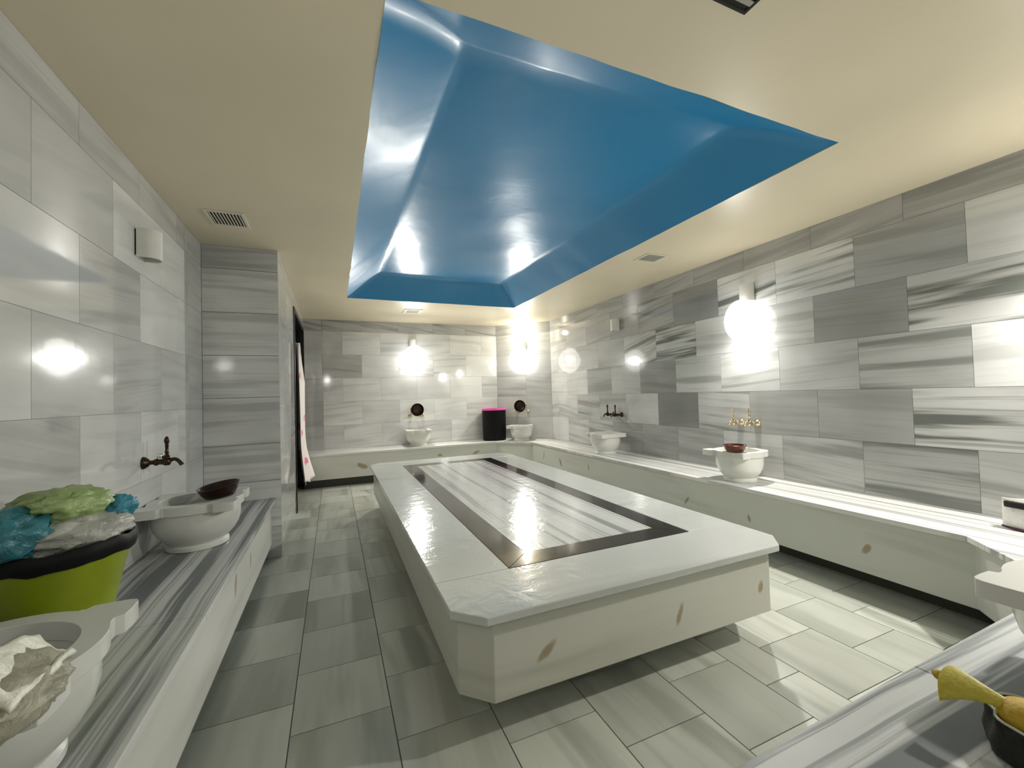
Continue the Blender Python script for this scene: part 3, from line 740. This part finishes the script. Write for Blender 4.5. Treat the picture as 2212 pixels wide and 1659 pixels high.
# ------------------------------------------------------------------ ceiling vents
def make_vent(label, x0, y0, x1, y1, blades, mb_, mf, mh, drop=.006, rim=.022):
    t = thing('ceiling_vent', label, 'vent', ((x0+x1)/2, (y0+y1)/2, CEIL), 0, 'ceiling ventilation grilles')
    b = MB(); b.ring([(x0, y0), (x1, y0), (x1, y1), (x0, y1)], [(x0+rim, y0+rim), (x1-rim, y0+rim), (x1-rim, y1-rim), (x0+rim, y1-rim)], CEIL-drop, CEIL-.0005)
    rel(b.build('vent_frame', mf, bevel=.002), t)
    b = MB(); b.box(x0+rim, y0+rim, CEIL-.0012, x1-rim, y1-rim, CEIL-.0006); rel(b.build('vent_hollow', mh), t)
    n_, ax = blades
    for k in range(n_):
        f = (k+.5)/n_
        b = MB(); wd = .35/n_
        if ax == 'x':
            X = x0+rim+(x1-x0-2*rim)*f; w2 = (x1-x0-2*rim)*wd*.5
            b.box(X-w2, y0+rim, CEIL-.0055, X+w2, y1-rim, CEIL-.0025)
        else:
            Y = y0+rim+(y1-y0-2*rim)*f; w2 = (y1-y0-2*rim)*wd*.5
            b.box(x0+rim, Y-w2, CEIL-.0055, x1-rim, Y+w2, CEIL-.0025)
        rel(b.build('vent_blade', mb_), t)
make_vent('white ceiling grille with dark slots near the left wall', -.775, 3.27, -.54, 3.53, (10, 'x'), M['vent_white'], M['vent_white'], M['vent_dark'])
make_vent('pale ceiling vent between the blue recess and the back wall', .965, 6.10, 1.225, 6.39, (3, 'y'), M['vent_white'], M['vent_white'], M['vent_grey'], rim=.045)
make_vent('grey square ceiling vent between the blue recess and the right wall', 2.70, 3.02, 2.955, 3.245, (5, 'y'), M['vent_grey'], M['vent_white'], M['vent_grey'], rim=.03)
make_vent('dark ceiling grille at the top edge of the photo', 1.03, .68, 1.308, .958, (5, 'y'), M['vent_grey'], M['vent_dark'], M['vent_dark'], rim=.012)

# ------------------------------------------------------------------ black bin
bn = thing('black_bin', 'tall black cylindrical bin with a pink top edge on the back bench', 'bin', (2.625, 7.015, BT))
b = MB(); b.lathe([(.200, 0), (.205, .004), (.212, .535), (.207, .535), (.200, .02), (.02, .015)], 56); b.build('bin_body', M['black_plastic'], bn, smooth=True)
b = MB(); b.lathe([(.2125, .528), (.217, .530), (.217, .556), (.212, .560), (.203, .558), (.203, .536), (.2075, .5355)], 56, cap=False); o = b.build('bin_rim', M['pink'], bn, smooth=True); o['label'] = 'pink rim'

# ------------------------------------------------------------------ crumpled things
def blob(name, mat, loc, rad, seed, amp=.25, freq=3.0, sub=4, ridge=True, parent=None, squash=1.0):
    bm = bmesh.new(); bmesh.ops.create_icosphere(bm, subdivisions=sub, radius=1)
    for v in bm.verts:
        p = v.co.copy(); q = p*freq+Vector((seed*3.1, seed*1.7, seed*.3))
        d = noise.noise(q)+.5*noise.noise(q*2.1)
        if ridge: d = 1-2*abs(d)
        d2 = abs(noise.noise(q*3.7))*.5
        s_ = 1+amp*(d-.4)-amp*.5*d2
        v.co = Vector((p.x*rad[0]*s_, p.y*rad[1]*s_, p.z*rad[2]*s_))
    me = bpy.data.meshes.new(name); bm.to_mesh(me); bm.free(); me.materials.append(mat)
    for p in me.polygons: p.use_smooth = True
    o = bpy.data.objects.new(name, me); C.objects.link(o); o.location = loc
    if parent: o.parent = parent
    return o
# lime tub by the left wall
TUB = (-.778, 1.725)
tb = thing('lime_tub', 'lime green plastic tub full of plastic bags on the left bench', 'tub', (TUB[0], TUB[1], BT))
b = MB(); b.lathe([(.083, 0), (.088, .003), (.168, .372), (.174, .378), (.174, .386), (.166, .386), (.084, .012), (.02, .010)], 56); b.build('tub_body', M['lime'], tb, smooth=True)
b = MB()
NP = 72; vs = []; rows_ = [(.1745, .352), (.180, .370), (.180, .390), (.172, .402), (.152, .385), (.132, .30)]
for (r_, z_) in rows_:
    for k in range(NP):
        a = 2*PI*k/NP; w_ = .006*noise.noise(Vector((math.cos(a)*4, math.sin(a)*4, z_*9))); vs.append(((r_+w_+.002)*math.cos(a), (r_+w_+.002)*math.sin(a), z_+2*w_))
b.add(vs, [(i*NP+k, i*NP+(k+1) % NP, (i+1)*NP+(k+1) % NP, (i+1)*NP+k) for i in range(len(rows_)-1) for k in range(NP)])
o = b.build('bin_liner', M['black_plastic'], tb, smooth=True); o['label'] = 'black bag liner folded over the edge'
tag(blob('plastic_bag', M['bag_clear'], (TUB[0]+.012, TUB[1], BT+.425), (.155, .160, .065), 2, .22), 'milky crumpled plastic bag heaped in the lime tub', 'bag', 'plastic bags heaped in the lime tub')
tag(blob('plastic_bag', M['bag_teal'], (TUB[0]-.06, TUB[1]-.11, BT+.452), (.10, .105, .07), 5, .3), 'dark teal crumpled plastic bag at the left of the tub heap', 'bag', 'plastic bags heaped in the lime tub')
tag(blob('plastic_bag', M['bag_green'], (TUB[0]+.012, TUB[1]-.005, BT+.505), (.112, .115, .052), 9, .25), 'pale green crumpled plastic bag on top of the tub heap', 'bag', 'plastic bags heaped in the lime tub')
tag(blob('plastic_bag', M['bag_blue'], (TUB[0]+.12, TUB[1]+.05, BT+.475), (.05, .05, .035), 11, .3), 'small bright blue plastic bag at the right of the tub heap', 'bag', 'plastic bags heaped in the lime tub')
# packaging in the near left basin
pk = thing('crumpled_packaging', 'creased beige packaging with a white label stuffed in the corner basin', 'packaging', (-.62, 1.14, BT+.262))
b = MB()
def sheet(b, pts, nu, nv, fn, mi=0):
    vs = [fn(i/nu, j/nv) for j in range(nv+1) for i in range(nu+1)]
    b.add(vs, [(j*(nu+1)+i, j*(nu+1)+i+1, (j+1)*(nu+1)+i+1, (j+1)*(nu+1)+i) for j in range(nv) for i in range(nu)], mi)
blob('packet', M['pack'], (.015, -.055, .005), (.11, .15, .055), 17, .22, 2.4, parent=pk)
blob('packet', M['bag_clear'], (-.07, .03, .0), (.09, .10, .035), 23, .25, 2.8, parent=pk)
def card(u, v):
    x = .005+.105*u; y = -.045+.20*v-.10*u
    return (x, y, .068-.035*v*v+.010*math.sin(u*5+v*3)+.008*noise.noise(Vector((u*5, v*5, 2)))-.020*u)
sheet(b, None, 16, 16, card)
o = b.build('paper_label', M['pack_white'], pk, smooth=True); md = o.modifiers.new('s', 'SOLIDIFY'); md.thickness = .012; o['label'] = 'white folded paper label'

# dark pouch with yellow things on the near bench
pc = thing('dark_pouch', 'charcoal fabric pouch lying open on the near right bench', 'pouch', (1.35, .392, BT), R(0))
NP = 40
def pouch_pts(scale, z, wob, seedz):
    out = []
    for k in range(NP):
        a = 2*PI*k/NP
        rx, ry = .085*scale, .088*scale
        w_ = 1+wob*noise.noise(Vector((math.cos(a)*1.6, math.sin(a)*1.6, seedz)))
        out.append((rx*math.cos(a)*w_, ry*math.sin(a)*w_, z))
    return out
b = MB(); rr_ = [(.80, 0, .1), (.98, .006, .15), (1.05, .03, .2), (1.0, .055, .28), (1.02, .08, .35)]
inn_ = [(.98, .079, .35), (.94, .05, .3), (.85, .012, .2), (.3, .008, .1)]
vs = []
for (s_, z_, w_) in rr_+inn_: vs += pouch_pts(s_, z_, w_, 3.3+z_*4)
K = len(rr_)+len(inn_)
fs = [(i*NP+k, i*NP+(k+1) % NP, (i+1)*NP+(k+1) % NP, (i+1)*NP+k) for i in range(K-1) for k in range(NP)]
fs += [tuple(range(NP-1, -1, -1)), tuple((K-1)*NP+k for k in range(NP))]
b.add(vs, fs); b.build('pouch_body', M['dark_cloth'], pc, smooth=60)
b = MB(); pp = pouch_pts(1.0, .0805, .35, 3.3+.32)
b.tube([(x, y, z+.001) for x, y, z in pp]+[pp[0]], .0028, 8); b.build('pouch_edge', M['pale_cloth'], pc, smooth=True)
yb = thing('yellow_sponge', 'yellow rubbery bath sponge with a flared handle sticking out of the dark pouch', 'sponge', (1.345, .41, BT))
o = blob('sponge_body', M['yellow'], (.0, .0, .078), (.054, .050, .040), 3, .05, 1.2, ridge=False, parent=yb)
b = MB()
# flared fan
def fan(u, v, top):
    # u along the handle from body (0) to flared end (1), v across
    wdt = .013+.034*(u**1.6)
    th = .007+.007*u
    x = -.012 - .026*u; y = .030 + .086*u; z = .098 + .010*math.sin(u*2.4) - .006*u
    c_ = (v-.5)*2
    return (x+.95*c_*wdt, y+.10*c_*wdt+.012*u*(1-c_*c_), z+.45*c_*wdt+(th if top else -th)*math.sqrt(max(0, 1-c_*c_*.92)))
NUf, NVf = 16, 12
vt = [fan(i/NUf, j/NVf, True) for j in range(NVf+1) for i in range(NUf+1)]; vb = [fan(i/NUf, j/NVf, False) for j in range(NVf+1) for i in range(NUf+1)]
T_ = len(vt); q_ = lambda i, j: j*(NUf+1)+i
fs = [(q_(i, j), q_(i+1, j), q_(i+1, j+1), q_(i, j+1)) for j in range(NVf) for i in range(NUf)]
fs += [tuple(T_+k for k in f[::-1]) for f in fs]
for i in range(NUf): fs += [(q_(i, 0), T_+q_(i, 0), T_+q_(i+1, 0), q_(i+1, 0)), (q_(i, NVf), q_(i+1, NVf), T_+q_(i+1, NVf), T_+q_(i, NVf))]
for j in range(NVf): fs += [(q_(0, j), q_(0, j+1), T_+q_(0, j+1), T_+q_(0, j)), (q_(NUf, j), T_+q_(NUf, j), T_+q_(NUf, j+1), q_(NUf, j+1))]
b.add(vt+vb, fs); o = b.build('flared_handle', M['yellow_lt'], yb, smooth=50); o['label'] = 'pale yellow flared end'
o = blob('handle_tip', M['yellow'], (.012, .140, .082), (.014, .026, .014), 6, .15, 1.5, sub=3, ridge=False, parent=yb)
# white pouch on the right bench
wp = thing('white_pouch', 'small white canvas pouch with dark trim on the right bench', 'pouch', (3.35, .965, BT), R(80))
b = MB()
nx_, nz_ = 14, 12; vs = []
for sgn in (1, -1):
    for j in range(nz_+1):
        for i in range(nx_+1):
            u, v = i/nx_, j/nz_
            bul = .045*math.sin(PI*min(max(u, .0), 1))**.6*(math.sin(PI*min(1, v*.9+.06))**.6)+.003
            vs.append(((u-.5)*.24, sgn*bul*(1-.4*v), .004+.165*v+.010*math.sin(u*5)*v))
T_ = (nx_+1)*(nz_+1); q_ = lambda i, j: j*(nx_+1)+i
fs = [(q_(i, j), q_(i+1, j), q_(i+1, j+1), q_(i, j+1)) for j in range(nz_) for i in range(nx_)]
fs += [tuple(T_+k for k in f[::-1]) for f in fs]
for i in range(nx_): fs += [(q_(i, 0), T_+q_(i, 0), T_+q_(i+1, 0), q_(i+1, 0)), (q_(i, nz_), q_(i+1, nz_), T_+q_(i+1, nz_), T_+q_(i, nz_))]
for j in range(nz_): fs += [(q_(0, j), q_(0, j+1), T_+q_(0, j+1), T_+q_(0, j)), (q_(nx_, j), T_+q_(nx_, j), T_+q_(nx_, j+1), q_(nx_, j+1))]
b.add(vs, fs); b.build('pouch_body', M['white_canvas'], wp, smooth=60)
b = MB(); b.tube([(-.122+.244*k/12, .014*math.sin(PI*k/12)*3, .006) for k in range(13)], .005, 8); b.build('bottom_trim', M['purple_trim'], wp, smooth=True)
b = MB()
for k in range(1): b.box(.0, .018, .118, .095, .040, .152)
b.build('dark_patch', M['dark_cloth'], wp, bevel=.006)
